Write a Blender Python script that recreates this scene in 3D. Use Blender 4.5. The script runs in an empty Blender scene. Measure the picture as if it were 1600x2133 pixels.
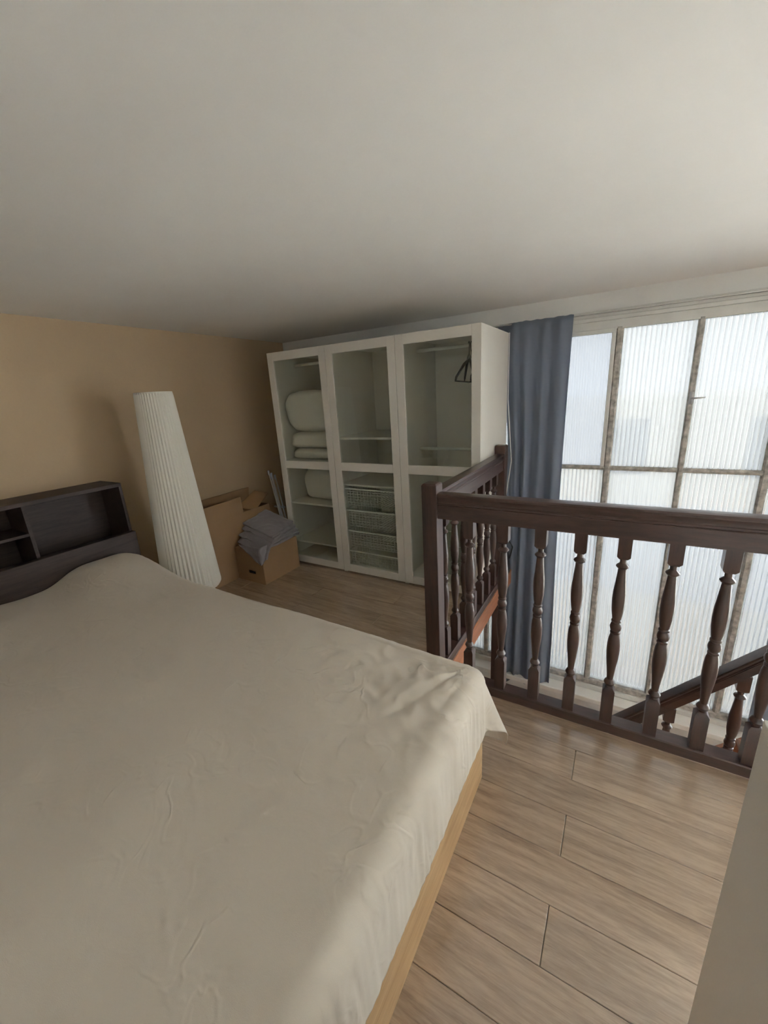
import bpy, bmesh, math, random
from mathutils import Vector, Matrix, noise

random.seed(7)
C = bpy.context.scene.collection
SC = bpy.context.scene
PI = math.pi

# ------------------------------------------------------------------ camera
CAM_Z = 1.592
PIT, ROL, YAW, FPX = 0.2821, -0.0605, -0.5457, 838.6
f_ = Vector((math.sin(YAW) * math.cos(PIT), math.cos(YAW) * math.cos(PIT), -math.sin(PIT)))
r0 = Vector((math.cos(YAW), -math.sin(YAW), 0))
u0 = r0.cross(f_)
r_ = r0 * math.cos(ROL) + u0 * math.sin(ROL)
u_ = -r0 * math.sin(ROL) + u0 * math.cos(ROL)
cam = bpy.data.cameras.new('camera')
cam.sensor_fit = 'HORIZONTAL'
cam.sensor_width = 36
cam.lens = FPX / 1600 * 36
cam.clip_start = 0.02
co = bpy.data.objects.new('camera', cam)
C.objects.link(co)
co.matrix_world = Matrix(((r_.x, u_.x, -f_.x, 0), (r_.y, u_.y, -f_.y, 0), (r_.z, u_.z, -f_.z, CAM_Z), (0, 0, 0, 1)))
SC.camera = co

# ------------------------------------------------------------------ world, exposure
w = bpy.data.worlds.new('overcast_sky')
SC.world = w
w.use_nodes = True
bg = w.node_tree.nodes['Background']
bg.inputs[0].default_value = (0.90, 0.95, 1.0, 1)
bg.inputs[1].default_value = 12.0
SC.view_settings.view_transform = 'Standard'
SC.view_settings.look = 'None'
SC.view_settings.exposure = 1.18
SC.view_settings.gamma = 1.0
SC.view_settings.use_curve_mapping = False
SC.cycles.use_denoising = True
SC.cycles.max_bounces = 10
SC.cycles.diffuse_bounces = 7
SC.cycles.transparent_max_bounces = 24
SC.cycles.sample_clamp_indirect = 8.0


# ------------------------------------------------------------------ materials
MATS = {}


def nodemat(name):
    m = bpy.data.materials.new(name)
    m.use_nodes = True
    MATS[name] = m
    return m, m.node_tree.nodes, m.node_tree.links, m.node_tree.nodes['Principled BSDF']


def plain(name, col, rough=0.6, bump=0.0, bscale=60, var=0.0, vscale=8, metal=0.0, spec=0.5):
    m, n, l, p = nodemat(name)
    p.inputs['Base Color'].default_value = (*col, 1)
    p.inputs['Roughness'].default_value = rough
    p.inputs['Metallic'].default_value = metal
    p.inputs['Specular IOR Level'].default_value = spec
    tc = n.new('ShaderNodeTexCoord')
    if var:
        t = n.new('ShaderNodeTexNoise'); t.inputs['Scale'].default_value = vscale; t.inputs['Detail'].default_value = 5
        l.new(tc.outputs['Object'], t.inputs['Vector'])
        r = n.new('ShaderNodeValToRGB')
        r.color_ramp.elements[0].position = 0.3; r.color_ramp.elements[1].position = 0.7
        r.color_ramp.elements[0].color = (*[c * (1 - var) for c in col], 1)
        r.color_ramp.elements[1].color = (*[min(1, c * (1 + var)) for c in col], 1)
        l.new(t.outputs['Fac'], r.inputs['Fac']); l.new(r.outputs['Color'], p.inputs['Base Color'])
    if bump:
        t2 = n.new('ShaderNodeTexNoise'); t2.inputs['Scale'].default_value = bscale; t2.inputs['Detail'].default_value = 4
        l.new(tc.outputs['Object'], t2.inputs['Vector'])
        b = n.new('ShaderNodeBump'); b.inputs['Strength'].default_value = bump; b.inputs['Distance'].default_value = 0.01
        l.new(t2.outputs['Fac'], b.inputs['Height']); l.new(b.outputs['Normal'], p.inputs['Normal'])
    return m


def wood(name, c1, c2, axis='X', rough=0.4, scale=6, randomize=False, bump=0.12, stretch=14, spec=0.5, coat=0.0, coat_ior=1.5):
    m, n, l, p = nodemat(name)
    tc = n.new('ShaderNodeTexCoord')
    mp = n.new('ShaderNodeMapping')
    s = [stretch, stretch, stretch]
    s['XYZ'.index(axis)] = 1.0
    mp.inputs['Scale'].default_value = s
    l.new(tc.outputs['Object'], mp.inputs['Vector'])
    oi = n.new('ShaderNodeObjectInfo')
    vm = n.new('ShaderNodeVectorMath'); vm.operation = 'MULTIPLY_ADD'
    l.new(oi.outputs['Random'], vm.inputs[0]); vm.inputs[1].default_value = (17, 31, 43)
    l.new(mp.outputs['Vector'], vm.inputs[2])
    t = n.new('ShaderNodeTexNoise'); t.inputs['Scale'].default_value = scale * 0.35; t.inputs['Detail'].default_value = 8
    t.inputs['Roughness'].default_value = 0.62; t.inputs['Distortion'].default_value = 1.4
    l.new(vm.outputs[0], t.inputs['Vector'])
    t2 = n.new('ShaderNodeTexNoise'); t2.inputs['Scale'].default_value = scale * 2.2; t2.inputs['Detail'].default_value = 6
    l.new(vm.outputs[0], t2.inputs['Vector'])
    mx = n.new('ShaderNodeMath'); mx.operation = 'MULTIPLY_ADD'
    l.new(t2.outputs['Fac'], mx.inputs[0]); mx.inputs[1].default_value = 0.45; l.new(t.outputs['Fac'], mx.inputs[2])
    t3 = n.new('ShaderNodeTexNoise'); t3.inputs['Scale'].default_value = scale * 7; t3.inputs['Detail'].default_value = 4
    l.new(vm.outputs[0], t3.inputs['Vector'])
    mx0 = mx
    mx = n.new('ShaderNodeMath'); mx.operation = 'MULTIPLY_ADD'
    l.new(t3.outputs['Fac'], mx.inputs[0]); mx.inputs[1].default_value = 0.30; l.new(mx0.outputs[0], mx.inputs[2])
    r = n.new('ShaderNodeValToRGB')
    r.color_ramp.elements[0].position = 0.66; r.color_ramp.elements[1].position = 1.0
    r.color_ramp.elements[0].color = (*c1, 1); r.color_ramp.elements[1].color = (*c2, 1)
    l.new(mx.outputs[0], r.inputs['Fac'])
    out = r.outputs['Color']
    if randomize:
        hs = n.new('ShaderNodeHueSaturation')
        mr = n.new('ShaderNodeMapRange'); mr.inputs['To Min'].default_value = 0.93; mr.inputs['To Max'].default_value = 1.06
        l.new(oi.outputs['Random'], mr.inputs['Value']); l.new(mr.outputs[0], hs.inputs['Value'])
        l.new(out, hs.inputs['Color']); out = hs.outputs['Color']
    l.new(out, p.inputs['Base Color'])
    p.inputs['Roughness'].default_value = rough
    p.inputs['Specular IOR Level'].default_value = spec
    p.inputs['Coat Weight'].default_value = coat
    p.inputs['Coat IOR'].default_value = coat_ior
    p.inputs['Coat Roughness'].default_value = 0.17
    b = n.new('ShaderNodeBump'); b.inputs['Strength'].default_value = bump; b.inputs['Distance'].default_value = 0.004
    l.new(t2.outputs['Fac'], b.inputs['Height']); l.new(b.outputs['Normal'], p.inputs['Normal'])
    return m


wood('plank_oak', (0.26, 0.178, 0.116), (0.47, 0.345, 0.235), 'X', 0.30, 5, True, 0.04, 11, 0.9, 1.0, 1.8)
wood('rail_wood', (0.040, 0.023, 0.019), (0.072, 0.039, 0.031), 'Z', 0.33, 5, False, 0.03, 9, 0.5, 0.25)
wood('rail_wood_x', (0.040, 0.023, 0.019), (0.072, 0.039, 0.031), 'X', 0.33, 5, False, 0.03, 9, 0.5, 0.25)
wood('rail_wood_y', (0.040, 0.023, 0.019), (0.072, 0.039, 0.031), 'Y', 0.33, 5, False, 0.03, 9, 0.5, 0.25)
wood('fascia_wood', (0.24, 0.085, 0.035), (0.42, 0.16, 0.07), 'Y', 0.35, 5, False, 0.05, 9)
wood('stair_wood', (0.10, 0.045, 0.025), (0.26, 0.12, 0.06), 'Y', 0.4, 5, False, 0.05, 9)
wood('pine', (0.40, 0.24, 0.105), (0.55, 0.36, 0.18), 'Y', 0.5, 4, False, 0.04, 14)
wood('wenge', (0.026, 0.017, 0.014), (0.052, 0.034, 0.029), 'Y', 0.6, 5, False, 0.06, 12)
plain('white_board', (0.74, 0.71, 0.645), 0.45, 0.02, 300, 0.02, 3)
plain('white_cabinet', (0.70, 0.68, 0.63), 0.55, 0.03, 200, 0.02, 3)
plain('ceiling_paint', (0.83, 0.815, 0.785), 0.85, 0.10, 14, 0.035, 1.3)
plain('wall_tan', (0.49, 0.365, 0.23), 0.85, 0.08, 40, 0.04, 2)
plain('wall_white', (0.77, 0.77, 0.75), 0.85, 0.08, 40, 0.03, 2)
plain('lower_floor_mat', (0.30, 0.21, 0.14), 0.6, 0.05, 30, 0.1, 3)
plain('slab', (0.42, 0.36, 0.28), 0.9, 0.1, 30, 0.05, 4)
plain('frame_white', (0.70, 0.70, 0.67), 0.6, 0.15, 50, 0.05, 9)
plain('sill_white', (0.82, 0.81, 0.77), 0.5, 0.1, 40, 0.03, 9)
plain('peeling_frame', (0.44, 0.42, 0.385), 0.75, 0.5, 70, 0.45, 26)
plain('dark_metal', (0.05, 0.05, 0.055), 0.45, 0.0, metal=0.6)
plain('grey_metal', (0.55, 0.55, 0.56), 0.4, 0.0, metal=0.5)
plain('white_wire', (0.78, 0.78, 0.74), 0.4)
plain('hanger_dark', (0.035, 0.032, 0.035), 0.4)
plain('cardboard', (0.34, 0.215, 0.115), 0.85, 0.05, 120, 0.06, 5)
plain('cardboard_edge', (0.30, 0.185, 0.095), 0.9, 0.3, 300)
plain('black_hole', (0.012, 0.010, 0.010), 0.9)
plain('bag_black', (0.02, 0.02, 0.022), 0.55, 0.2, 30)
plain('plastic_drawer', (0.40, 0.42, 0.38), 0.5)
plain('facade', (0.86, 0.80, 0.68), 0.9, 0.1, 3, 0.06, 0.4)
plain('facade_low', (0.52, 0.60, 0.75), 0.8, 0.05, 3, 0.05, 0.4)
plain('facade_window', (0.16, 0.19, 0.24), 0.3)
plain('pavement', (0.80, 0.75, 0.66), 0.9, 0.2, 4, 0.08, 0.7)


def cloth(name, col, sheen=0.2, bump=0.25, weave=900, crinkle=18, translucent=0.0, cr_str=0.35, creases=None):
    m, n, l, p = nodemat(name)
    p.inputs['Base Color'].default_value = (*col, 1)
    p.inputs['Roughness'].default_value = 0.9
    p.inputs['Specular IOR Level'].default_value = 0.15
    p.inputs['Sheen Weight'].default_value = sheen
    tc = n.new('ShaderNodeTexCoord')
    t = n.new('ShaderNodeTexNoise'); t.inputs['Scale'].default_value = crinkle; t.inputs['Detail'].default_value = 7
    t.inputs['Distortion'].default_value = 1.2
    l.new(tc.outputs['Object'], t.inputs['Vector'])
    b = n.new('ShaderNodeBump'); b.inputs['Strength'].default_value = cr_str; b.inputs['Distance'].default_value = 0.012
    l.new(t.outputs['Fac'], b.inputs['Height'])
    t2 = n.new('ShaderNodeTexNoise'); t2.inputs['Scale'].default_value = weave
    l.new(tc.outputs['Object'], t2.inputs['Vector'])
    b2 = n.new('ShaderNodeBump'); b2.inputs['Strength'].default_value = bump; b2.inputs['Distance'].default_value = 0.001
    l.new(t2.outputs['Fac'], b2.inputs['Height']); l.new(b.outputs['Normal'], b2.inputs['Normal'])
    l.new(b2.outputs['Normal'], p.inputs['Normal'])
    if creases:
        # fine creases as relief, denser around the given corner
        prev = b2.outputs['Normal']
        vd = n.new('ShaderNodeVectorMath'); vd.operation = 'DISTANCE'; vd.inputs[1].default_value = creases
        l.new(tc.outputs['Object'], vd.inputs[0])
        mk = n.new('ShaderNodeMapRange'); mk.inputs['From Min'].default_value = 0.10; mk.inputs['From Max'].default_value = 0.95
        mk.inputs['To Min'].default_value = 1.0; mk.inputs['To Max'].default_value = 0.35
        l.new(vd.outputs['Value'], mk.inputs['Value'])
        for sc, dist, stg in ((3.6, 0.5, 0.60), (8.0, 0.7, 0.50)):
            tn = n.new('ShaderNodeTexNoise'); tn.inputs['Scale'].default_value = sc; tn.inputs['Detail'].default_value = 2
            tn.inputs['Distortion'].default_value = dist
            l.new(tc.outputs['Object'], tn.inputs['Vector'])
            m1 = n.new('ShaderNodeMath'); m1.operation = 'SUBTRACT'; m1.inputs[1].default_value = 0.5; l.new(tn.outputs['Fac'], m1.inputs[0])
            m2 = n.new('ShaderNodeMath'); m2.operation = 'ABSOLUTE'; l.new(m1.outputs[0], m2.inputs[0])
            m3 = n.new('ShaderNodeMapRange'); m3.interpolation_type = 'SMOOTHSTEP'
            m3.inputs['From Max'].default_value = 0.075; m3.inputs['To Min'].default_value = 1.0; m3.inputs['To Max'].default_value = 0.0
            l.new(m2.outputs[0], m3.inputs['Value'])
            pn = n.new('ShaderNodeTexNoise'); pn.inputs['Scale'].default_value = 2.7 + sc * .1; l.new(tc.outputs['Object'], pn.inputs['Vector'])
            pm = n.new('ShaderNodeMapRange'); pm.inputs['From Min'].default_value = 0.42; pm.inputs['From Max'].default_value = 0.62
            l.new(pn.outputs['Fac'], pm.inputs['Value'])
            mm = n.new('ShaderNodeMath'); mm.operation = 'MULTIPLY'; l.new(mk.outputs[0], mm.inputs[0]); l.new(pm.outputs[0], mm.inputs[1])
            mh = n.new('ShaderNodeMath'); mh.operation = 'MULTIPLY'; l.new(m3.outputs[0], mh.inputs[0]); l.new(mm.outputs[0], mh.inputs[1])
            bc = n.new('ShaderNodeBump'); bc.inputs['Strength'].default_value = stg; bc.inputs['Distance'].default_value = 0.006
            l.new(mh.outputs[0], bc.inputs['Height']); l.new(prev, bc.inputs['Normal']); prev = bc.outputs['Normal']
        l.new(prev, p.inputs['Normal'])
    if translucent:
        tr = n.new('ShaderNodeBsdfTranslucent'); tr.inputs['Color'].default_value = (*col, 1)
        mx = n.new('ShaderNodeMixShader'); mx.inputs[0].default_value = translucent
        l.new(p.outputs[0], mx.inputs[1]); l.new(tr.outputs[0], mx.inputs[2])
        l.new(mx.outputs[0], n['Material Output'].inputs['Surface'])
    return m


cloth('sheet_beige', (0.585, 0.525, 0.44), 0.15, 0.2, 700, 9, 0, 0.10, (-.47, 1.25, .55))
cloth('curtain_grey', (0.26, 0.30, 0.37), 0.2, 0.2, 900, 6, 0.32, 0.15)
cloth('duvet_white', (0.74, 0.71, 0.65), 0.2, 0.2, 700, 12, 0, 0.4)
cloth('blanket_grey', (0.27, 0.25, 0.265), 0.3, 0.4, 500, 20, 0, 0.4)
cloth('mattress_ticking', (0.55, 0.50, 0.42), 0.1, 0.2, 700, 10)
cloth('lamp_paper', (0.93, 0.905, 0.84), 0.0, 0.05, 300, 30, 0.42, 0.05)


def clear_glass(name, tint):
    m, n, l, p = nodemat(name)
    n.remove(p)
    tr = n.new('ShaderNodeBsdfTransparent'); tr.inputs[0].default_value = (*tint, 1)
    gl = n.new('ShaderNodeBsdfGlossy'); gl.inputs['Roughness'].default_value = 0.03
    ge = n.new('ShaderNodeNewGeometry')
    mr = n.new('ShaderNodeMapRange'); mr.inputs['To Min'].default_value = 1.5; mr.inputs['To Max'].default_value = 1 / 1.5
    l.new(ge.outputs['Backfacing'], mr.inputs['Value'])
    fr = n.new('ShaderNodeFresnel'); l.new(mr.outputs[0], fr.inputs[0])
    mx = n.new('ShaderNodeMixShader')
    l.new(fr.outputs[0], mx.inputs[0]); l.new(tr.outputs[0], mx.inputs[1]); l.new(gl.outputs[0], mx.inputs[2])
    l.new(mx.outputs[0], n['Material Output'].inputs['Surface'])


def reeded_glass(name, trans, tint, edge, diff):
    # thin rolled glass: part clear, part scattering, more loss on the steep flanks of the reeds
    m, n, l, p = nodemat(name)
    n.remove(p)
    tr = n.new('ShaderNodeBsdfTransparent'); tr.inputs[0].default_value = (*tint, 1)
    tl = n.new('ShaderNodeBsdfTranslucent'); tl.inputs[0].default_value = (*diff, 1)
    mx = n.new('ShaderNodeMixShader'); mx.inputs[0].default_value = 1 - trans
    l.new(tr.outputs[0], mx.inputs[1]); l.new(tl.outputs[0], mx.inputs[2])
    gl = n.new('ShaderNodeBsdfGlossy'); gl.inputs['Roughness'].default_value = 0.15; gl.inputs[0].default_value = (0.9, 0.92, 0.92, 1)
    lw = n.new('ShaderNodeLayerWeight'); lw.inputs[0].default_value = edge
    mx2 = n.new('ShaderNodeMixShader')
    l.new(lw.outputs['Facing'], mx2.inputs[0]); l.new(mx.outputs[0], mx2.inputs[1]); l.new(gl.outputs[0], mx2.inputs[2])
    l.new(mx2.outputs[0], n['Material Output'].inputs['Surface'])


clear_glass('door_glass', (0.955, 0.972, 0.95))
clear_glass('added_clear_glass', (0.96, 0.97, 0.97))
reeded_glass('reeded_glass', 0.5, (0.218, 0.220, 0.220), 0.68, (0.275, 0.278, 0.278))
reeded_glass('rolled_glass', 0.4, (0.185, 0.189, 0.193), 0.3, (0.228, 0.232, 0.238))


# ------------------------------------------------------------------ mesh helpers
class MB:
    def __init__(s):
        s.v = []; s.f = []

    def add(s, vs, fs):
        o = len(s.v)
        s.v += [tuple(x) for x in vs]
        s.f += [tuple(i + o for i in q) for q in fs]
        return s

    def box(s, x0, x1, y0, y1, z0, z1):
        return s.add([(x0, y0, z0), (x1, y0, z0), (x1, y1, z0), (x0, y1, z0), (x0, y0, z1), (x1, y0, z1), (x1, y1, z1), (x0, y1, z1)],
                     [(0, 3, 2, 1), (4, 5, 6, 7), (0, 1, 5, 4), (1, 2, 6, 5), (2, 3, 7, 6), (3, 0, 4, 7)])

    def loft(s, rings, closed=True, caps=True):
        n = len(rings[0]); vs = [p for r in rings for p in r]; fs = []
        for i in range(len(rings) - 1):
            for j in range(n if closed else n - 1):
                k = (j + 1) % n
                fs.append((i * n + j, i * n + k, (i + 1) * n + k, (i + 1) * n + j))
        if caps:
            fs.append(tuple(range(n - 1, -1, -1)))
            fs.append(tuple((len(rings) - 1) * n + j for j in range(n)))
        return s.add(vs, fs)

    def lathe(s, prof, seg=16, cx=0, cy=0):
        return s.loft([[(cx + r * math.cos(2 * PI * j / seg), cy + r * math.sin(2 * PI * j / seg), z) for j in range(seg)] for r, z in prof])

    def tube(s, pts, r, seg=6):
        pts = [Vector(p) for p in pts]; rings = []
        for i, p in enumerate(pts):
            t = (pts[min(i + 1, len(pts) - 1)] - pts[max(i - 1, 0)]).normalized()
            a = t.orthogonal().normalized() if abs(t.z) > 0.9 else t.cross(Vector((0, 0, 1))).normalized()
            b = t.cross(a)
            rr = r[i] if isinstance(r, (list, tuple)) else r
            rings.append([p + a * rr * math.cos(2 * PI * j / seg) + b * rr * math.sin(2 * PI * j / seg) for j in range(seg)])
        return s.loft(rings)

    def prism(s, prof, a, b, axis):
        # profile extruded along an axis; profile gives the two other coordinates in order
        def pt(p, t):
            return {'x': (t, p[0], p[1]), 'y': (p[0], t, p[1]), 'z': (p[0], p[1], t)}[axis]
        return s.loft([[pt(p, a) for p in prof], [pt(p, b) for p in prof]])

    def grid(s, fn, nu, nv):
        vs = [fn(i / nu, j / nv) for i in range(nu + 1) for j in range(nv + 1)]
        fs = [(i * (nv + 1) + j, (i + 1) * (nv + 1) + j, (i + 1) * (nv + 1) + j + 1, i * (nv + 1) + j + 1) for i in range(nu) for j in range(nv)]
        return s.add(vs, fs)

    def mesh(s, name, mat, smooth=False, fix=True):
        me = bpy.data.meshes.new(name)
        me.from_pydata(s.v, [], s.f)
        if fix:
            bm = bmesh.new(); bm.from_mesh(me)
            bmesh.ops.recalc_face_normals(bm, faces=bm.faces)
            bm.to_mesh(me); bm.free()
        me.materials.append(MATS[mat])
        if smooth:
            me.polygons.foreach_set('use_smooth', [True] * len(me.polygons))
        me.update()
        return me


def link(name, me, parent=None, loc=(0, 0, 0)):
    o = bpy.data.objects.new(name, me)
    C.objects.link(o)
    o.location = loc
    if parent:
        o.parent = parent
    return o


def obj(name, mb, mat, parent=None, smooth=False, bevel=0.0, solid=0.0, sub=0, loc=(0, 0, 0), auto=None, fix=True):
    me = mb.mesh(name, mat, smooth or auto is not None, fix)
    if auto is not None:
        me.set_sharp_from_angle(angle=math.radians(auto))
    o = link(name, me, parent, loc)
    if solid:
        m = o.modifiers.new('solid', 'SOLIDIFY'); m.thickness = solid; m.offset = -1
    if bevel:
        m = o.modifiers.new('bevel', 'BEVEL'); m.width = bevel; m.segments = 2; m.limit_method = 'ANGLE'; m.angle_limit = math.radians(40)
    if sub:
        m = o.modifiers.new('sub', 'SUBSURF'); m.levels = sub; m.render_levels = sub
    return o


def tag(o, label=None, cat=None, group=None, kind=None):
    if label: o['label'] = label
    if cat: o['category'] = cat
    if group: o['group'] = group
    if kind: o['kind'] = kind
    return o


def thing(name, label, cat, loc=(0, 0, 0), group=None, kind=None):
    o = bpy.data.objects.new(name, None)
    o.empty_display_size = 0.1
    C.objects.link(o)
    o.location = loc
    return tag(o, label, cat, group, kind)


def B(name, x0, x1, y0, y1, z0, z1, mat, parent=None, bevel=0.002, at=None):
    # box part in world coordinates (at = location of the parent empty)
    ox, oy, oz = at or (0, 0, 0)
    cx, cy, cz = (x0 + x1) / 2, (y0 + y1) / 2, (z0 + z1) / 2
    mb = MB().box(x0 - cx, x1 - cx, y0 - cy, y1 - cy, z0 - cz, z1 - cz)
    return obj(name, mb, mat, parent, bevel=bevel, loc=(cx - ox, cy - oy, cz - oz))


def nz(x, y, z=0.0):
    return noise.noise(Vector((x, y, z)))


def sstep(a, b, x):
    t = max(0.0, min(1.0, (x - a) / (b - a)))
    return t * t * (3 - 2 * t)


# ------------------------------------------------------------------ room shell
XL, XR, YN, YW = -3.342, 5.10, -1.7, 3.571
HC, ZLOW = 2.206, -2.45
XV, YV = -0.785, 1.888          # edges of the stair void
WX0, PW, NCOL = -1.51, 0.47, 13  # column count extended past the view for extra daylight
WX1 = WX0 + PW * NCOL
WZB, WZT, WZM = -1.03, 1.965, 0.94


def struct(o, label=None):
    o['kind'] = 'structure'
    if label: o['label'] = label
    return o


struct(obj('ceiling', MB().box(XL - .2, XR + .2, YN - .2, YW + .25, HC, HC + .2), 'ceiling_paint'), 'off-white plaster ceiling with faint unevenness')
struct(obj('wall_left', MB().box(XL - .2, XL, YN - .2, YW + .25, ZLOW, HC), 'wall_tan'), 'tan painted wall behind the headboard and lamp')
struct(obj('wall_right', MB().box(XR, XR + .2, YN - .2, YW + .25, ZLOW, HC), 'wall_white'), 'off-white side wall')
struct(obj('wall_near', MB().box(XL, XR, YN - .2, YN, ZLOW, HC), 'wall_white'), 'off-white end wall')
wf = MB()
wf.box(XL, WX0 - .05, YW, YW + .25, ZLOW, HC)
wf.box(WX1 + .05, XR, YW, YW + .25, ZLOW, HC)
wf.box(WX0 - .05, WX1 + .05, YW, YW + .25, WZT + .10, HC)
wf.box(WX0 - .05, WX1 + .05, YW, YW + .25, ZLOW, WZB - .06)
struct(obj('wall_far', wf, 'wall_white'), 'off-white wall around the tall reeded glass window')
struct(obj('floor_lower', MB().box(XL, XR, YN, YW, ZLOW - .15, ZLOW), 'lower_floor_mat'), 'brown floor of the room below the loft')

# loft floor: slab + planks
fl = MB()
fl.box(XL, XV - .02, YN, YW - .005, -.13, -.012)
fl.box(XV - .02, XR, YN, YV - .02, -.13, -.012)
floor = struct(obj('floor', fl, 'slab'), 'loft floor of greyish oak laminate planks')
PWID, PLEN = 0.165, 1.40
rows = range(-21, 13)
for k in rows:
    y0 = 1.645 + PWID * k; y1 = y0 + PWID
    if y1 < YN + .02 or y0 > YW - .01: continue
    off = -0.06 + (0 if k % 2 == 1 else PLEN / 2)
    if k in (-5,): off = -0.07
    x = off - PLEN * 4
    while x < XR:
        a, b = max(x, XL + .003), min(x + PLEN, XR - .003)
        x += PLEN
        if b - a < .02: continue
        ya, yb = max(y0, YN + .003), min(y1, YW - .006)
        rects = []
        if yb <= YV:
            rects = [(a, b, ya, yb)]
        else:
            if ya >= YV:
                if a < XV: rects = [(a, min(b, XV), ya, yb)]
            elif b <= XV: rects = [(a, b, ya, yb)]
            elif a >= XV: rects = [(a, b, ya, YV)]
            else: rects = [(a, XV, ya, yb), (XV, b, ya, YV)]
        for (p, q, r, s) in rects:
            if q - p < .02 or s - r < .01: continue
            g = .0011
            cx, cy = (p + q) / 2, (r + s) / 2
            hx, hy = (q - p) / 2 - g, (s - r) / 2 - g * .6
            c = .0016
            mb = MB().loft([[(-hx, -hy, -.013), (hx, -hy, -.013), (hx, hy, -.013), (-hx, hy, -.013)],
                            [(-hx, -hy, -c), (hx, -hy, -c), (hx, hy, -c), (-hx, hy, -c)],
                            [(-hx + c, -hy + c, 0), (hx - c, -hy + c, 0), (hx - c, hy - c, 0), (-hx + c, hy - c, 0)]])
            obj('plank', mb, 'plank_oak', floor, loc=(cx, cy, 0))

struct(B('trim_1', XV - .02, XV + .004, YV - .02, YW - .02, -.135, -.0005, 'fascia_wood', bevel=.004), 'orange varnished fascia board along the side edge of the loft')
struct(B('trim_2', XV, XR, YV - .02, YV + .004, -.135, -.0005, 'fascia_wood', bevel=.004), 'varnished fascia board along the front edge of the loft')

# ------------------------------------------------------------------ window
win = thing('window_1', 'tall steel window of ribbed glass panes with peeling frames, clear panes added off to the right', None, (0, YW, 0), kind='structure')
AT = (0, YW, 0)
B('head_frame', WX0 - .05, WX1 + .05, YW - .004, YW + .06, WZT - .012, WZT + .05, 'frame_white', win, at=AT)
B('head_moulding', WX0 - .05, WX1 + .05, YW - .022, YW + .06, WZT + .05, WZT + .078, 'frame_white', win, bevel=.006, at=AT)
B('head_moulding', WX0 - .05, WX1 + .05, YW - .012, YW + .06, WZT + .078, WZT + .10, 'frame_white', win, bevel=.004, at=AT)
B('head_moulding', WX0 - .05, WX1 + .05, YW - .03, YW + .06, WZT + .10, WZT + .118, 'frame_white', win, bevel=.006, at=AT)
B('bottom_rail', WX0 - .05, WX1 + .05, YW - .01, YW + .06, WZB - .03, WZB + .02, 'peeling_frame', win, bevel=.006, at=AT)
B('bottom_rail', WX0 - .05, WX1 + .05, YW - .03, YW + .06, WZB - .075, WZB - .03, 'frame_white', win, bevel=.006, at=AT)
B('sill', WX0 - .1, WX1 + .1, YW - .15, YW + .02, WZB - .125, WZB - .075, 'sill_white', win, bevel=.008, at=AT)
for i in range(NCOL + 1):
    x = WX0 + PW * i
    hw = .026 if i in (0, NCOL) else (.024 if i % 2 else .019)
    mb = MB()
    n = 46
    prof = [(-hw, .05), (-hw, .012), (-hw * .55, -.006), (hw * .55, -.006), (hw, .012), (hw, .05)]
    rings = []
    for j in range(n + 1):
        z = WZB + (WZT - WZB) * j / n
        e = [1 + .10 * nz(z * 14, i * 3.1 + q) for q in range(6)]
        rings.append([(p[0] * e[q], p[1] + .004 * nz(z * 18, i + q * 2.2), z) for q, p in enumerate(prof)])
    mb.loft(rings)
    obj('mullion', mb, 'peeling_frame', win, loc=(x, 0, 0))
    if i < NCOL:
        mb = MB(); rings = []
        for j in range(13):
            xx = x + hw * .7 + (PW - hw * 1.4) * j / 12
            e = .003 * nz(xx * 20, i)
            rings.append([(xx, .05, -.016), (xx, .004, -.016 + e), (xx, -.004, e), (xx, .004, .016 + e), (xx, .05, .016)])
        mb.loft(rings)
        obj('transom', mb, 'peeling_frame', win, loc=(0, 0, WZM))
    # panes: real reeds on the room side, except the added clear columns
    for row, (za, zb) in enumerate(((WZB, WZM), (WZM, WZT))):
        xa, xb = x + .010, x + PW - .010
        if i >= 7:  # unseen clear columns, added to brighten the room
            B('pane', xa, xb, YW + .026, YW + .031, za + .006, zb - .006, 'added_clear_glass', win, bevel=0, at=AT)
            continue
        if i == 2 and row == 1:
            pitch, dep, mt = .018, .0022, 'rolled_glass'
        elif i in (3, 5) and row == 0:
            pitch, dep, mt = .030, .0045, 'reeded_glass'
        else:
            pitch, dep, mt = .030, .0070, 'reeded_glass'
        nr = int(round((xb - xa) / pitch)); seg = 6
        pts = []
        for q in range(nr * seg + 1):
            t = (q % seg) / seg
            pts.append((xa + (xb - xa) * q / (nr * seg), .026 - dep * math.sin(PI * t)))
        ring = pts + [(xb, .031), (xa, .031)]
        mb = MB().prism(ring, za + .006, zb - .006, 'z')
        o = obj('pane', mb, mt, win, auto=50)
# casement frame of the opening light next to the curtain
cx0, cx1 = WX0 + 2 * PW + .012, WX0 + 3 * PW - .022
B('casement_frame', cx0, cx1, YW - .018, YW + .02, WZT - .035, WZT - .005, 'frame_white', win, bevel=.004, at=AT)
B('casement_frame', cx1 - .026, cx1, YW - .018, YW + .02, WZM + .015, WZT - .035, 'frame_white', win, bevel=.004, at=AT)
hd = MB()
hx = WX0 + 4 * PW
hd.tube([(hx, -.008, 1.45), (hx, -.035, 1.45), (hx + .015, -.04, 1.448), (hx + .075, -.04, 1.452)], [.006, .006, .006, .004], 8)
hd.tube([(hx, -.006, 1.41), (hx, -.006, 1.49)], .012, 8)
obj('casement_handle', hd, 'grey_metal', win, smooth=True)

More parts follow.
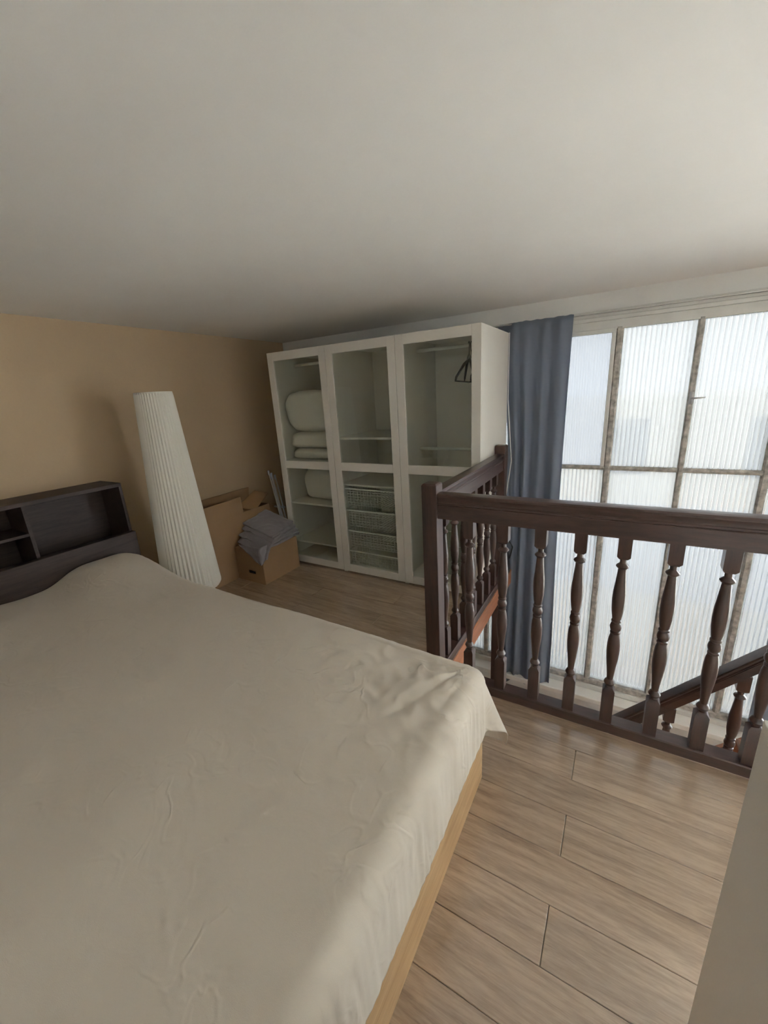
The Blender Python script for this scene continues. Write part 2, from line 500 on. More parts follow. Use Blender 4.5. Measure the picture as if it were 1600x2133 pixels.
# ------------------------------------------------------------------ street outside
struct(obj('ground_street', MB().box(-30, 30, -40, 60, -5.3, -5.0), 'pavement'), 'pale pavement of the street outside the window')
bld = thing('building', 'cream house with slate blue ground floor across the street', 'building', (0, 14, -5))
obj('facade_wall', MB().box(-16, 16, 0, 6, 3.0, 6.05), 'facade', bld)
obj('ground_floor_front', MB().box(-16, 16, .1, 6, 0, 3.0), 'facade_low', bld)
for i in range(9):
    o = obj('house_window', MB().box(-14.2 + i * 3.4, -13.0 + i * 3.4, -.03, .15, 3.9, 5.5), 'facade_window', bld)

# ------------------------------------------------------------------ railings
def baluster_mesh(z0, z1, name, h=.025):
    L = z1 - z0
    pz = lambda t: z0 + L * t
    mb = MB()
    # square blocks with chamfered ends
    def blk(a, b, ca, cb):
        rings = []
        def ring(s, z): return [(-s, -s, z), (s, -s, z), (s, s, z), (-s, s, z)]
        if ca: rings.append(ring(h * .62, a)); rings.append(ring(h, a + .013))
        else: rings.append(ring(h, a))
        if cb: rings.append(ring(h, b - .013)); rings.append(ring(h * .62, b))
        else: rings.append(ring(h, b))
        mb.loft(rings)
    blk(z0, pz(.20), False, True)
    blk(pz(.893), z1, True, False)
    k = h / .025
    prof = [(.014, .195), (.0125, .208), (.0195, .214), (.0238, .226), (.0195, .238), (.0130, .246), (.0150, .275), (.0185, .315), (.0235, .365),
            (.0260, .405), (.0258, .445), (.0230, .480), (.0175, .503), (.0205, .507), (.0205, .513), (.0150, .518), (.0210, .526), (.0238, .541),
            (.0210, .556), (.0150, .565), (.0205, .569), (.0205, .576), (.0165, .581), (.0200, .600), (.0240, .635), (.0262, .680), (.0250, .725),
            (.0205, .775), (.0170, .820), (.0155, .843), (.0235, .851), (.0258, .856), (.0235, .861), (.0125, .872), (.0120, .900)]
    mb.lathe([(r * k, pz(t)) for r, t in prof], 16)
    me = mb.mesh(name, 'rail_wood', True)
    me.set_sharp_from_angle(angle=math.radians(38))
    return me


_half = [(.029, .970), (.029, 1.040), (.026, 1.044), (.031, 1.049), (.031, 1.055), (.027, 1.059), (.028, 1.070), (.033, 1.080), (.036, 1.085), (.036, 1.093), (.031, 1.100), (.012, 1.102)]
HAND = [(-y, z) for y, z in _half] + [(y, z) for y, z in reversed(_half)]
BOT = [(-.037, .0), (-.037, .046), (-.033, .051), (.033, .051), (.037, .046), (.037, .0)]


def newel(name, parent, z0, z1, loc, h=.041):
    c = .012
    def ring(s, z): return [(-s, -s, z), (s, -s, z), (s, s, z), (-s, s, z)]
    mb = MB().loft([ring(h, z0), ring(h, z1 - .008), ring(h - .008, z1)])
    return obj(name, mb, 'rail_wood', parent, loc=loc, bevel=.003)


YR = 1.849      # axis of the front railing
XS = -0.828     # axis of the side railing
fr = thing('front_railing', 'dark turned-wood balustrade along the loft edge beside the bed', 'railing', (0, YR, 0))
obj('handrail', MB().prism(HAND, XS + .04, 1.15, 'x'), 'rail_wood_x', fr, auto=30)
obj('bottom_rail', MB().prism(BOT, XS + .04, 1.15, 'x'), 'rail_wood_x', fr)
newel('newel_post', fr, -.14, 1.150, (XS, 0, 0))
newel('newel_post', fr, 0, 1.150, (1.19, 0, 0))
bme = baluster_mesh(.048, .972, 'baluster')
for x in (-.627, -.457, -.287, -.122, .043, .217, .388, .560, .732, .904, 1.07):
    link('baluster', bme, fr, (x, 0, 0))
sc_ = MB()
for x in (-.222, -.214):
    sc_.lathe([(.0028, .0508), (.0028, .0516), (.001, .0518)], 8, x, .004)
obj('screw_heads', sc_, 'dark_metal', fr)

sr = thing('side_railing', 'dark turned-wood balustrade running from the corner post to the window', 'railing', (XS, 0, 0))
obj('handrail', MB().prism(HAND, YR + .03, 3.16, 'y'), 'rail_wood_y', sr, auto=30)
obj('bottom_rail', MB().prism(BOT, YR + .03, 3.16, 'y'), 'rail_wood_y', sr)
newel('newel_post', sr, ZLOW, 1.165, (0, 3.195, 0))
for k in range(7):
    link('baluster', bme, sr, (0, 1.995 + .168 * k, 0))

# staircase down along the window side
YS0, YS1 = 2.13, 2.56
SLOPE = (0.419 + .160) / (.631 - .112)
hz = lambda x: -.160 + SLOPE * (x - .112)
st = thing('staircase', 'steep wooden stair going down beneath the railings', 'staircase', (0, YS0, 0), kind='structure')
NST = 12
rise = -ZLOW / NST; run = rise / SLOPE
xtop = .112 + (0.95 + .160) / SLOPE
for k in range(1, NST):
    z = -rise * k
    x1 = xtop - run * (k - 1)
    obj('tread', MB().box(x1 - run - .03, x1, .0, YS1 - YS0, z - .03, z), 'stair_wood', st, bevel=.005)
for yy in (-.03, YS1 - YS0):
    mb = MB().loft([[(xtop + .02, yy, .0), (xtop + .02, yy + .03, .0), (xtop + .02, yy + .03, -.32), (xtop + .02, yy, -.32)],
                    [(xtop - run * NST, yy, ZLOW + .10), (xtop - run * NST, yy + .03, ZLOW + .10), (xtop - run * NST, yy + .03, ZLOW), (xtop - run * NST, yy, ZLOW)]])
    obj('stringer', mb, 'fascia_wood', st, bevel=.003)
sh = thing('stair_handrail', 'sloping dark handrail with turned balusters on the stair below', 'railing', (0, 2.15, 0))
mb = MB()
P2 = [(p[0], (p[1] - 1.101) * .72) for p in HAND]
xa, xb = -.95, 1.05
mb.loft([[(xa, p[0], hz(xa) + p[1]) for p in P2], [(xb, p[0], hz(xb) + p[1]) for p in P2]])
obj('handrail', mb, 'rail_wood_x', sh, auto=30)
sme = baluster_mesh(-.86, 0.0, 'baluster', .024)
for x in (-.60, -.37, -.14, .09, .325, .575, .80):
    link('baluster', sme, sh, (x, 0, hz(x) - .085))

# ------------------------------------------------------------------ wardrobes
YF, YB = 2.806, 3.521
UX = [-2.835, -2.181, -1.526, -0.872]


def door(parent, x0, x1, y, at, hinge):
    ox, oy, oz = at
    d = bpy.data.objects.new('door', None); C.objects.link(d); d.parent = parent
    d.location = (x0 - ox, y - oy, 0)
    W = x1 - x0; T = .020; sw = .068
    def b(nm, a, c, z0, z1, t0=0, t1=T):
        return B(nm, a, c, t0, t1, z0, z1, 'white_board', d, bevel=.0025)
    b('stile', 0, sw, .02, 2.01); b('stile', W - sw, W, .02, 2.01)
    b('rail', sw, W - sw, 1.938, 2.01); b('rail', sw, W - sw, .978, 1.049); b('rail', sw, W - sw, .02, .089)
    for (z0, z1) in ((.085, .982), (1.045, 1.942)):
        B('glass_pane', sw - .004, W - sw + .004, .009, .012, z0, z1, 'door_glass', d, bevel=0)
    for z in (.25, 1.02, 1.80):
        B('hinge', .03 if hinge == 'l' else W - .05, .05 if hinge == 'l' else W - .03, .020, .032, z - .02, z + .02, 'grey_metal', d, bevel=.002)
    return d


def unit(i, label):
    x0, x1 = UX[i], UX[i + 1]
    at = (x0, YF, 0)
    t = thing('wardrobe', label, 'wardrobe', at, 'white glass-door wardrobe units along the window wall')
    ib = .018
    y0 = YF + .022
    B('side_panel', x0 + .0015, x0 + ib, y0, YB, 0, 2.01, 'white_board', t, at=at)
    B('side_panel', x1 - ib, x1 - .0015, y0, YB, 0, 2.01, 'white_board', t, at=at)
    B('top_panel', x0 + ib, x1 - ib, y0, YB, 1.992, 2.01, 'white_board', t, at=at)
    B('bottom_panel', x0 + ib, x1 - ib, y0, YB, .055, .075, 'white_board', t, at=at)
    B('plinth', x0 + ib, x1 - ib, y0 + .02, y0 + .04, 0, .055, 'white_board', t, at=at)
    B('back_panel', x0 + ib, x1 - ib, YB - .006, YB - .0005, .05, 2.0, 'white_board', t, bevel=0, at=at)
    door(t, x0 + .0015, x1 - .0015, YF, at, 'l' if i < 2 else 'r')
    def shelf(z, name='shelf'):
        B(name, x0 + ib, x1 - ib, y0 + .02, YB - .006, z - .018, z, 'white_board', t, at=at)
    def rod(z):
        mb = MB().tube([(ib, .34, z), (x1 - x0 - ib, .34, z)], .013, 10)
        obj('clothes_rail', mb, 'white_wire', t, smooth=True)
    return t, shelf, rod, x0, x1, at


t, shelf, rod, x0, x1, at = unit(0, 'white glass-door wardrobe holding rolled duvets, against the cardboard boxes')
shelf(1.045); shelf(.635); shelf(.235); rod(1.915)
t, shelf, rod, x0, x1, at = unit(1, 'white glass-door wardrobe with wire baskets in its lower half')
shelf(1.262); shelf(.852)
for bz in (.805, .605, .405, .205):
    bk = bpy.data.objects.new('wire_basket', None); C.objects.link(bk); bk.parent = t
    bk.location = (0, 0, bz)
    a, b = .026, x1 - x0 - .026
    f0, f1 = .055, .60
    rim = MB()
    rim.box(a, b, f0, f0 + .012, -.007, .005); rim.box(a, b, f1, f1 + .01, -.005, .005)
    rim.box(a, a + .01, f0, f1, -.005, .005); rim.box(b - .01, b, f0, f1, -.005, .005)
    obj('basket_rim', rim, 'white_wire', bk)
    wm = MB(); r = .0016; D = .15
    a2, b2 = a + .035, b - .035
    nx = 15
    for q in range(nx + 1):
        x = a2 + (b2 - a2) * q / nx
        wm.box(x - r, x + r, f0 + .012, f0 + .012 + 2 * r, -D, 0)
        wm.box(x - r, x + r, f1 - .03, f1 - .03 + 2 * r, -D, 0)
        wm.box(x - r, x + r, f0 + .012, f1 - .03, -D - r, -D + r)
    for q in range(6):
        z = -D + D * q / 6
        wm.box(a2, b2, f0 + .012, f0 + .012 + 2 * r, z - r, z + r)
        wm.box(a2, b2, f1 - .03, f1 - .03 + 2 * r, z - r, z + r)
        wm.box(a2 - r, a2 + r, f0 + .012, f1 - .03, z - r, z + r)
        wm.box(b2 - r, b2 + r, f0 + .012, f1 - .03, z - r, z + r)
    for q in range(13):
        y = f0 + .012 + (f1 - .03 - f0 - .012) * q / 12
        wm.box(a2, b2, y - r, y + r, -D - r, -D + r)
        wm.box(a2 - r, a2 + r, y - r, y + r, -D, 0); wm.box(b2 - r, b2 + r, y - r, y + r, -D, 0)
    o = obj('wire_mesh', wm, 'white_wire', bk); o['kind'] = 'stuff'
    for s in (0.018, x1 - x0 - .030):
        B('runner', s, s + .012, .05, .62, bz - .022, bz - .008, 'white_wire', t, bevel=0)
t, shelf, rod, x0, x1, at = unit(2, 'white glass-door wardrobe holding clothes hangers, beside the grey curtain')
rod(1.915); rod(1.135)


# soft bedding in the first wardrobe
def soft(name, cx, cy, z0, sx, sy, h, label, seed, e=3.0, wr=.010, tilt=0.0, mat='duvet_white', cat='duvet', group=None):
    nu, nv = 48, 28
    mb = MB()
    def sgn(v, p): return math.copysign(abs(v) ** p, v)
    rings = []
    for j in range(1, nv):
        ph = -PI / 2 + PI * j / nv
        ring = []
        for i in range(nu):
            th = 2 * PI * i / nu
            cp = sgn(math.cos(ph), 2 / e)
            x = sx * cp * sgn(math.cos(th), 2 / e); y = sy * cp * sgn(math.sin(th), 2 / e)
            z = h / 2 * sgn(math.sin(ph), 2 / 3.0 if ph > 0 else 2 / 5.0)
            d = wr * (nz(x * 7 + seed, y * 7, z * 9) * 1.6 + nz(x * 19 + seed, y * 5, z * 16) * .8)
            v = Vector((x, y, z)); nn = v.normalized()
            v += nn * d
            zz = max(-h / 2 * 1.0, v.z) + tilt * x * (.5 + v.z / h)
            ring.append((v.x, v.y, zz + h / 2))
        rings.append(ring)
    mb.loft(rings)
    o = obj(name, mb, mat, None, smooth=True, loc=(cx, cy, z0), sub=1)
    return tag(o, label, cat, group)


soft('rolled_duvet', -2.508, 3.16, 1.300, .292, .27, .372, 'big plump white duvet on top of the bedding pile in the wardrobe', 3, 6.0, .020)
o = soft('folded_duvet', -2.508, 3.16, 1.152, .295, .275, .152, 'folded white duvet with a small dark tag, middle of the bedding pile', 9, 5.0, .010)
tg = MB().box(-.02, .02, -.002, .002, -.006, .006)
obj('care_tag', tg, 'hanger_dark', o, loc=(-.17, -.266, .082))
soft('flat_duvet', -2.508, 3.17, 1.046, .293, .275, .108, 'flat folded white duvet at the bottom of the bedding pile', 15, 5.0, .008)
soft('white_pillow', -2.475, 3.17, .636, .262, .22, .34, 'square white pillow on the shelf below the duvets', 21, 5.0, .010, cat='pillow')


# hangers in the third wardrobe
def hanger_mesh():
    mb = MB()
    hk = [(0, .0 + .02 * math.cos(a), .02 * math.sin(a)) for a in [math.radians(q) for q in range(-60, 181, 30)]]
    mb.tube([(0, p[1], p[2]) for p in hk] + [(0, -.015, -.04), (0, 0, -.09)], .003, 6)
    sh_ = [(0, -.205, -.265), (0, -.195, -.235), (0, -.10, -.145), (0, 0, -.085), (0, .10, -.145), (0, .195, -.235), (0, .205, -.265)]
    mb.tube(sh_, [.007, .009, .011, .012, .011, .009, .007], 8)
    mb.tube([(0, -.20, -.262), (0, 0, -.275), (0, .20, -.262)], .006, 6)
    return mb.mesh('clothes_hanger', 'hanger_dark', True)


hm = hanger_mesh()
for x, rz in ((-1.025, .34), (-.995, .22), (-1.050, -.30), (-1.075, .50), (-.970, -.10)):
    o = link('clothes_hanger', hm, None, (x, YF + .34, 1.922))
    o.rotation_euler = (0, 0, rz)
    tag(o, 'dark clothes hanger bunched at the end of the wardrobe rail', 'hanger', 'dark hangers on the wardrobe rail')

# plastic drawer tower inside the third wardrobe
at = (-1.07, 3.15, .075)
tw = thing('drawer_tower', 'narrow grey-green plastic drawer tower inside the wardrobe behind the side railing', 'drawers', at)
B('frame', -1.20, -.93, 2.99, 3.38, .075, .755, 'plastic_drawer', tw, at=at, bevel=.006)
for k in range(5):
    z = .09 + k * .132
    d = B('drawer', -1.19, -.94, 2.972, 2.992, z, z + .122, 'plastic_drawer', tw, at=at, bevel=.006)
    obj('knob', MB().lathe([(.006, 0), (.006, .012), (.013, .016), (.013, .024), (.008, .028)], 12), 'hanger_dark', d, smooth=True, loc=(0, -.01, 0)).rotation_euler = (PI / 2, 0, 0)

# ------------------------------------------------------------------ bed
bed = thing('low_bed', 'pine veneered low bed frame under the beige sheet', 'bed', (-1.7, .5, 0))
at = (-1.7, .5, 0)
BX0, BX1, BY0, BY1 = -3.0, -.3925, -.42, 1.322
B('foot_board', BX1 - .022, BX1, BY0, BY1, 0, .275, 'pine', bed, at=at, bevel=.003)
B('side_board', BX0, BX1 - .022, BY1 - .022, BY1, 0, .275, 'pine', bed, at=at, bevel=.003)
B('side_board', BX0, BX1 - .022, BY0, BY0 + .022, 0, .275, 'pine', bed, at=at, bevel=.003)
B('slat_base', BX0, BX1 - .022, BY0 + .022, BY1 - .022, .19, .235, 'pine', bed, at=at, bevel=.003)
o = B('mattress', BX0 + .02, BX1 - .06, BY0 + .03, BY1 - .03, .236, .535, 'mattress_ticking', None, bevel=.05)
tag(o, 'thick mattress on the pine bed frame beneath the sheet', 'mattress')

# sheet draped over the mattress
EX0, EX1, EY0, EY1 = -3.005, -.448, -.42, 1.300   # where the top rounds over
HX, HY = .312, .42                              # overhang at foot, at the sides
ZT = .553


def top_height(x, y):
    z = 0.0
    # pillow bump by the headboard
    px = math.exp(-((x + 2.83) / .36) ** 2); py = math.exp(-((y - 1.20) / .26) ** 4)
    z += .105 * px * py
    py2 = math.exp(-((y - .30) / .34) ** 4)
    z += .04 * px * py2
    z += .010 * nz(x * 1.3 + 4, y * 1.3, 1) + .006 * nz(x * 3.1, y * 2.7, 3)
    z -= .018 * sstep(-1.2, -.5, x)
    return z


def crease(x, y):
    z = 0
    # fan of small folds at the foot corner
    dx, dy = x - EX1, y - EY1
    d = math.hypot(dx, dy)
    a = math.atan2(dy, dx)
    fade = math.exp(-(d / .42) ** 2)
    z += .014 * fade * (abs(nz(a * 3.4 + 2, d * 2.2, 7)) * 2 - .5)
    z += .0085 * fade * (1 - abs(nz(x * 13 + y * 5, y * 12 - x * 3, 11)) * 2.2)
    # long soft creases across the top
    m1 = .45 + .55 * nz(x * 1.7, y * 1.7, 20)
    z += .0024 * m1 * (1 - abs(nz(x * 5.2 - y * 2.0, y * 6.0 + x * 1.2, 5)) * 2.4)
    z += .0016 * (1 - abs(nz(x * 9 + y * 4, y * 7 - x * 5, 8)) * 2.2) * max(0, .4 + nz(x * 2, y * 2, 30))
    return z


def sheet_fn(u, v):
    a = EX0 + (EX1 + HX - EX0) * u           # along bed
    b = (EY0 - HY) + (EY1 + HY - EY0 + HY) * v
    du = max(0, a - EX1)
    dv = max(0, b - EY1) - max(0, EY0 - b)
    ax, by = min(a, EX1), max(EY0, min(EY1, b))
    R = .065
    o = math.hypot(du, dv)
    top = ZT + top_height(ax, by)
    if o < 1e-6:
        return (ax, by, top + crease(ax, by))
    nx_, ny_ = du / o, dv / o
    arc = R * PI / 2
    corner = 4 * nx_ * nx_ * ny_ * ny_
    flare = .03 + .32 * corner
    if o < arc:
        th = o / R
        hor = R * math.sin(th); dz = R * (1 - math.cos(th))
    else:
        hor = R + flare * (o - arc); dz = R + (o - arc) * math.sqrt(max(.05, 1 - flare * flare))
    # gathers along the hanging edge
    t = by if du > abs(dv) else ax
    amp = min(1, max(0, (o - .02) / .12))
    wob = .007 * amp * (nz(t * 17, o * 3, 2) + .7 * nz(t * 40, o * 4, 6))
    if du > abs(dv) * .6:
        # the foot edge tucks in towards the near end, hangs a little proud at the far corner
        hor += .003
        wob = abs(wob) * .9
    hor += wob
    wz = .005 * nz(t * 5, 3.3, 1) * amp
    x, y, z = ax + nx_ * hor, by + ny_ * hor, top - dz + wz + crease(ax, by) * (1 - amp * .6)
    return (x, y, max(z, .02))


mb = MB().grid(sheet_fn, 460, 400)
o = obj('bed_sheet', mb, 'sheet_beige', None, smooth=True, solid=.004)
tag(o, 'rumpled beige sheet spread over the whole bed', 'bed sheet')

# ------------------------------------------------------------------ storage headboard
at = (-3.17, .5, 0)
hb = thing('storage_headboard', 'dark brown bookcase headboard with open cubbies behind the bed', 'headboard', at)
hx0, hx1 = XL + .004, -3.060
HYE = 1.462
HYS = -.56
B('top_panel', hx0, hx1, HYS, HYE, 1.078, 1.103, 'wenge', hb, at=at)
B('end_panel', hx0, hx1 + .0, HYE - .02, HYE, 0, 1.078, 'wenge', hb, at=at)
B('end_panel', hx0, hx1 + .0, HYS, HYS + .02, 0, 1.078, 'wenge', hb, at=at)
B('back_panel', hx0, hx0 + .008, HYS + .02, HYE - .02, 0, 1.078, 'wenge', hb, at=at, bevel=0)
B('front_panel', hx1, -3.016, HYS, HYE, 0, .748, 'wenge', hb, at=at)
B('bottom_shelf', hx0 + .008, hx1, HYS + .02, HYE - .02, .66, .68, 'wenge', hb, at=at)
for y in (.895, .03):
    B('divider', hx0 + .008, hx1 - .002, y - .01, y + .01, .68, 1.078, 'wenge', hb, at=at)
B('cubby_shelf', hx0 + .008, hx1 - .004, .04, .885, .893, .911, 'wenge', hb, at=at)

# ------------------------------------------------------------------ floor lamp with pleated shade
LX, LY = -2.86, 1.715
lp = thing('floor_lamp', 'tall tapered floor lamp with white pleated shade by the tan wall', 'lamp', (LX, LY, 0))
mb = MB(); seg = 264; rings = []
zb_, zt_ = .212, 1.702
for j, t in enumerate([0, .004, .010, .02, .25, .5, .75, .985, .995, 1]):
    z = zb_ + (zt_ - zb_) * t
    rr = .207 + (.120 - .207) * t
    if t < .02: rr -= .016 * (1 - t / .02) ** 2
    if t > .99: rr -= .003 * (t - .99) / .01
    ring = []
    for i in range(seg):
        a = 2 * PI * i / seg
        fold = (abs(((i % 6) / 6) * 2 - 1) - .5) * .011 * (rr / .2)
        q = 1 + .012 * nz(math.cos(a) * 3, math.sin(a) * 3, z * .7)
        ring.append(((rr + fold) * q * math.cos(a), (rr + fold) * q * math.sin(a), z))
    rings.append(ring)
mb.loft(rings, caps=False)
obj('shade', mb, 'lamp_paper', lp, solid=.002, fix=True)
obj('top_ring', MB().lathe([(.114, 1.690), (.120, 1.690), (.120, 1.704), (.114, 1.704)], 48), 'lamp_paper', lp, smooth=False)
obj('base', MB().lathe([(.15, 0), (.15, .018), (.14, .024), (.02, .03)], 40), 'grey_metal', lp, auto=40)
obj('pole', MB().tube([(0, 0, .02), (0, 0, 1.60)], .011, 10), 'grey_metal', lp, smooth=True)
for k in range(3):
    a = k * 2 * PI / 3
    sp = MB().tube([(0, 0, 1.60), (.117 * math.cos(a), .117 * math.sin(a), 1.692)], .003, 6)
    obj('shade_support', sp, 'grey_metal', lp)
    sp = MB().tube([(0, 0, .28), (.198 * math.cos(a), .198 * math.sin(a), .24)], .003, 6)
    obj('shade_support', sp, 'grey_metal', lp)

# ------------------------------------------------------------------ curtains
def curtain(name, xa, xb, ztop, zbot, y, label, seed, nf, hem, pull=0.0, group=None):
    def fn(u, v):
        z = ztop + (zbot - ztop) * v
        spread = 1 - .10 * math.sin(PI * min(1, v * 1.2)) * .6
        x = xa + (xb - xa) * u
        x = (xa + xb) / 2 + (x - (xa + xb) / 2) * spread
        x += pull * (1 - u) ** 2 * sstep(0.02, .30, v)
        amp = .010 + .016 * sstep(0, .25, v)
        clear = sstep(-.90, -.80, x)
        amp *= .25 + .75 * clear
        ph = 2 * PI * (nf * u + .35 * nz(u * 3 + seed, v * 1.5, 1)) 
        yy = y + amp * math.sin(ph) * (.75 + .5 * nz(u * 4, seed, 2)) + .010 * nz(u * 9, v * 3 + seed, 4)
        yy -= .05 * sstep(.2, 1, v) * clear
        yy += .036 * (1 - clear)
        z2 = z + hem(u) * sstep(.72, 1, v) + (.008 * nz(u * 14, seed, 9) if v < .01 else 0)
        return (x, yy, z2)
    mb = MB().grid(fn, 120, 60)
    o = obj(name, mb, 'curtain_grey', None, smooth=True, solid=.003)
    return tag(o, label, 'curtain', group)


def hem_l(u):
    return .12 * math.exp(-((u - .40) / .09) ** 2) + .10 * math.exp(-((u - .78) / .13) ** 2) + .03 * sstep(.45, .5, u)


cur = curtain('curtain', -.965, -.405, 2.078, -1.215, YW - .062, 'long slate grey curtain hanging beside the wardrobe', 2.0, 4.3, hem_l, .09)
curtain('curtain', 1.00, 1.50, 2.078, -1.06, YW - .062, 'grey curtain at the far end of the window above the stair', 8.0, 5.0, lambda u: .02 * math.sin(9 * u))
rod_ = MB().tube([(-1.05, 0, 0), (1.60, 0, 0)], .005, 8)
tag(obj('curtain_wire', rod_, 'frame_white', None, smooth=True, loc=(0, YW - .045, 2.068)), 'thin white curtain wire along the top of the window', 'curtain wire')
cd = MB()
cd.tube([(-.845, 0, 2.0), (-.842, -.004, 1.5), (-.80, -.01, 1.0), (-.835, -.012, .70), (-.85, -.01, .45)], .0035, 6)
obj('pull_cord', cd, 'white_wire', cur, smooth=True, loc=(0, YW - .145, 0))

# ------------------------------------------------------------------ cardboard boxes, blanket, poles
def board(name, corners, th, mat, parent):
    # thin card sheet given by four corners
    c = [Vector(p) for p in corners]
    n = (c[1] - c[0]).cross(c[3] - c[0]).normalized() * th / 2
    mb = MB().loft([[p - n for p in c], [p + n for p in c]])
    return obj(name, mb, mat, parent)


at = (-2.86, 2.515, 0)
bx = thing('cardboard_box', 'small brown cardboard box on the floor under the grey blanket', 'box', at)
X0, X1, Y0, Y1, HB = -.170, .172, -.226, .228, .315
for nm, cs in (('box_wall', [(X0, Y0, 0), (X1, Y0, 0), (X1, Y0, HB), (X0, Y0, HB)]), ('box_wall', [(X1, Y0, 0), (X1, Y1, 0), (X1, Y1, HB), (X1, Y0, HB)]),
               ('box_wall', [(X0, Y1, 0), (X1, Y1, 0), (X1, Y1, HB), (X0, Y1, HB)]), ('box_wall', [(X0, Y0, 0), (X0, Y1, 0), (X0, Y1, HB), (X0, Y0, HB)]),
               ('box_bottom', [(X0, Y0, .003), (X1, Y0, .003), (X1, Y1, .003), (X0, Y1, .003)]),
               ('box_flap', [(X0, Y0, HB), (X1, Y0, HB), (X1, 0, HB + .004), (X0, 0, HB + .004)]), ('box_flap', [(X0, 0, HB + .004), (X1, 0, HB + .004), (X1, Y1, HB), (X0, Y1, HB)])):
    board(nm, cs, .005, 'cardboard', bx)
obj('hand_hole', MB().box(-.040, .040, -.004, .001, -.012, .012), 'black_hole', bx, loc=(.02, Y0 - .001, .100), bevel=.0)

at = (-3.19, 2.4, 0)
cb = thing('cardboard_carton', 'large open cardboard carton standing against the tan wall', 'box', at)
X0, X1, Y0, Y1, HB = -.145, .140, -.42, .385, .608
for nm, cs in (('carton_wall', [(X1, Y0, 0), (X1, Y1, 0), (X1, Y1, HB), (X1, Y0, HB)]), ('carton_wall', [(X0, Y0, 0), (X0, Y1, 0), (X0, Y1, HB), (X0, Y0, HB)]),
               ('carton_wall', [(X0, Y0, 0), (X1, Y0, 0), (X1, Y0, HB), (X0, Y0, HB)]), ('carton_wall', [(X0, Y1, 0), (X1, Y1, 0), (X1, Y1, HB), (X0, Y1, HB)]),
               ('carton_bottom', [(X0, Y0, .003), (X1, Y0, .003), (X1, Y1, .003), (X0, Y1, .003)]),
               ('carton_flap', [(X1, Y0, HB), (X1, .06, HB), (X1 - .01, .06, HB + .145), (X1 - .01, Y0, HB + .135)]),
               ('carton_flap', [(X0, Y0, HB), (X0, Y1, HB), (X0 + .02, Y1, HB + .15), (X0 + .02, Y0, HB + .15)]),
               ('carton_flap', [(X0 + .06, Y1 - .22, HB - .01), (X1, Y1 - .18, HB - .02), (X1 - .02, Y1 + .03, HB + .10), (X0 + .08, Y1 + .02, HB + .115)])):
    board(nm, cs, .006, 'cardboard', cb)


# folded grey blanket: several soft layers
def layer(F, Rr, Bk, L, th, seed, drop=0.0, dropL=0.0):
    F, Rr, Bk, L = Vector(F), Vector(Rr), Vector(Bk), Vector(L)
    def surf(u, v):   # u: L->F side to B->R side ; v
        p = (L * (1 - u) + F * u) * (1 - v) + (Bk * (1 - u) + Rr * u) * v
        w_ = .010 * nz(p.x * 9 + seed, p.y * 9, seed) + .006 * nz(p.x * 22, p.y * 22 + seed, 3)
        e = min(u, 1 - u, v, 1 - v)
        sag = -.010 * (1 - sstep(0, .10, e))
        z = p.z + w_ + sag
        y = p.y
        if v < .22 and drop:      # front edge falls over the box
            k = (.22 - v) / .22
            z -= drop * k * k * (.35 + .65 * sstep(.25, .85, u)) + 0
            y += .02 * k
        return (p.x, y, z)
    nu, nv = 34, 34
    mb = MB()
    top = [[surf(i / nu, j / nv) for j in range(nv + 1)] for i in range(nu + 1)]
    vs = [p for r in top for p in r]
    fs = [(i * (nv + 1) + j, (i + 1) * (nv + 1) + j, (i + 1) * (nv + 1) + j + 1, i * (nv + 1) + j + 1) for i in range(nu) for j in range(nv)]
    mb.add(vs, fs)
    return mb, th


bl = thing('folded_blanket', 'grey folded blanket heaped on the small cardboard box', 'blanket', (-2.86, 2.515, .32))
BL = (-2.86, 2.515, .32)


def sub(p): return tuple(p[i] - BL[i] for i in range(3))


specs = [
    ((-2.665, 2.285, .352), (-2.655, 2.765, .372), (-3.005, 2.735, .43), (-3.030, 2.300, .395), .028, 1, .10),
    ((-2.650, 2.315, .388), (-2.665, 2.770, .402), (-3.010, 2.730, .48), (-3.035, 2.330, .44), .026, 5, .055),
    ((-2.645, 2.365, .418), (-2.690, 2.765, .435), (-3.020, 2.725, .535), (-3.040, 2.380, .485), .026, 9, .03),
    ((-2.640, 2.392, .446), (-2.715, 2.765, .470), (-3.025, 2.715, .580), (-3.050, 2.425, .520), .024, 13, .0)]
for (F, Rr, Bk, L, th, seed, drop) in specs:
    mb, th = layer(sub(F), sub(Rr), sub(Bk), sub(L), th, seed, drop)
    o = obj('blanket_fold', mb, 'blanket_grey', bl, smooth=True, solid=th)
    m = o.modifiers.new('bev', 'BEVEL'); m.width = th * .42; m.segments = 3; m.limit_method = 'ANGLE'; m.angle_limit = math.radians(50)
# the corner hanging down over the box
def hang(u, v):
    # v: 0 top to 1 tip, u across
    w_ = (1 - v * .80)
    q = (u - .5) * w_
    cxh, cyh = -2.695, 2.272
    if q < 0: x, y = cxh + q * .50, cyh - .004
    else: x, y = cxh + .018, cyh + q * .36
    x += .008 * nz(u * 6, v * 5, 2); y -= .006 + .008 * nz(u * 7, v * 4, 8)
    z = .365 - .135 * v - .03 * (1 - abs(u - .5) * 2) * v
    return sub((x, y, z))
obj('blanket_corner', MB().grid(hang, 24, 14), 'blanket_grey', bl, smooth=True, solid=.008)

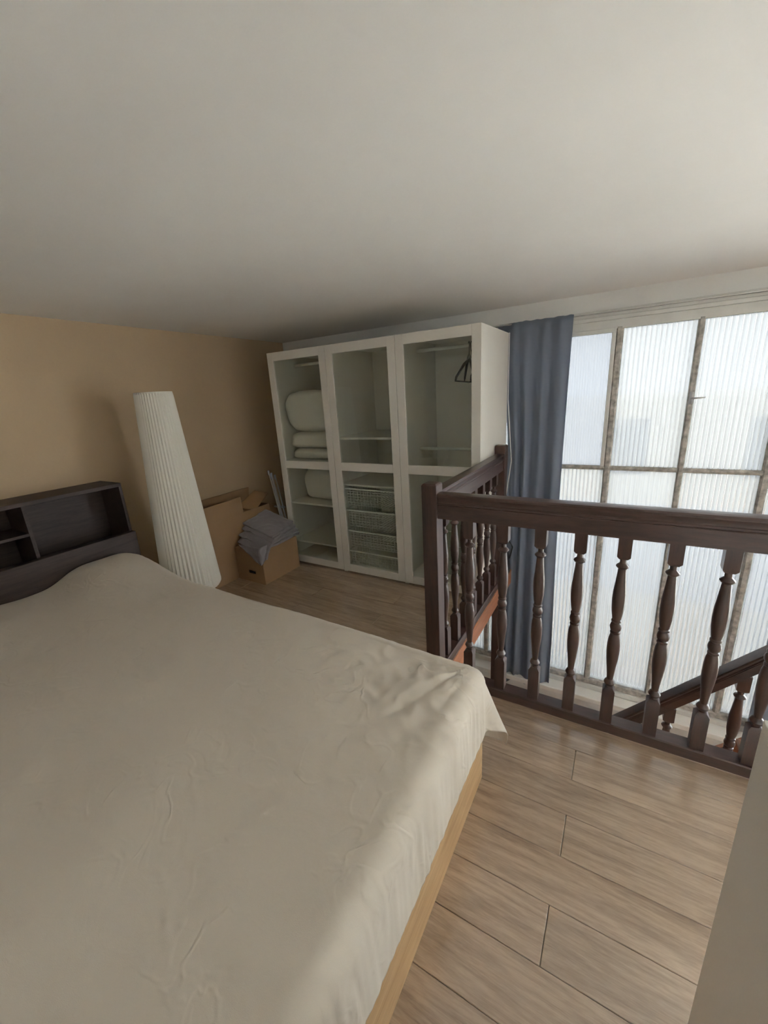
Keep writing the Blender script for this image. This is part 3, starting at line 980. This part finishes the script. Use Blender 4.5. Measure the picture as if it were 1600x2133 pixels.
# folded drying rack poles between carton and wardrobe
pr_ = thing('folded_drying_rack', 'folded grey metal drying rack leaning beside the wardrobe', 'drying rack', (-2.95, 2.88, 0))
for k, (xt, xb_, y, zt) in enumerate(((-.108, .05, -.028, .925), (-.092, .066, -.01, .90), (-.070, .075, -.035, .89), (-.055, .088, .0, .88))):
    obj('rack_pole', MB().tube([(xb_, y, .0), (xt, y, zt)], .0075, 8), 'grey_metal', pr_, smooth=True)
    obj('end_cap', MB().tube([(xt, y, zt - .04), (xt - .003, y, zt + .006)], .0095, 8), 'facade_low', pr_, smooth=True)
B('rack_crossbar', -.10, .03, -.03, .0, .55, .565, 'grey_metal', pr_)

# small black bag with a strap at the end of the side railing
bg_ = soft('black_bag', -.817, 3.335, .0, .048, .06, .22, 'small black bag on the loft floor behind the railing end post', 33, 2.6, .01, mat='bag_black', cat='bag')
mb = MB().tube([(.05, -.02, .17), (.075, -.03, .28), (.03, -.02, .35), (-.04, 0, .30), (-.05, 0, .18)], .006, 8)
obj('strap', mb, 'bag_black', bg_, smooth=True)

# ------------------------------------------------------------------ low white cabinet at the right
at = (.62, .33, 0)
kx0, kx1, ky0, ky1, kz = .269, .95, -.30, .860, .978
wc = thing('low_cabinet', 'low white cabinet with plain side panel next to the railing', 'cabinet', at)
B('side_panel', kx0, kx0 + .018, ky0, ky1, 0, kz - .022, 'white_cabinet', wc, at=at)
B('side_panel', kx1 - .018, kx1, ky0, ky1, 0, kz - .022, 'white_cabinet', wc, at=at)
B('top_panel', kx0, kx1, ky0, ky1, kz - .022, kz, 'white_cabinet', wc, at=at)
B('back_panel', kx0 + .018, kx1 - .018, ky1 - .018, ky1, 0, kz - .022, 'white_cabinet', wc, at=at)
B('bottom_panel', kx0 + .018, kx1 - .018, ky0 + .02, ky1 - .018, .06, .078, 'white_cabinet', wc, at=at)
for k in range(2):
    a = kx0 + .020 + k * .322
    d = B('door', a, a + .318, ky0, ky0 + .018, .065, kz - .025, 'white_cabinet', wc, at=at)
    obj('door_knob', MB().lathe([(.006, 0), (.006, .014), (.014, .02), (.014, .028), (.009, .032)], 14), 'grey_metal', d, smooth=True,
        loc=((.12 if k == 0 else -.12), -.009, .1)).rotation_euler = (PI / 2, 0, 0)
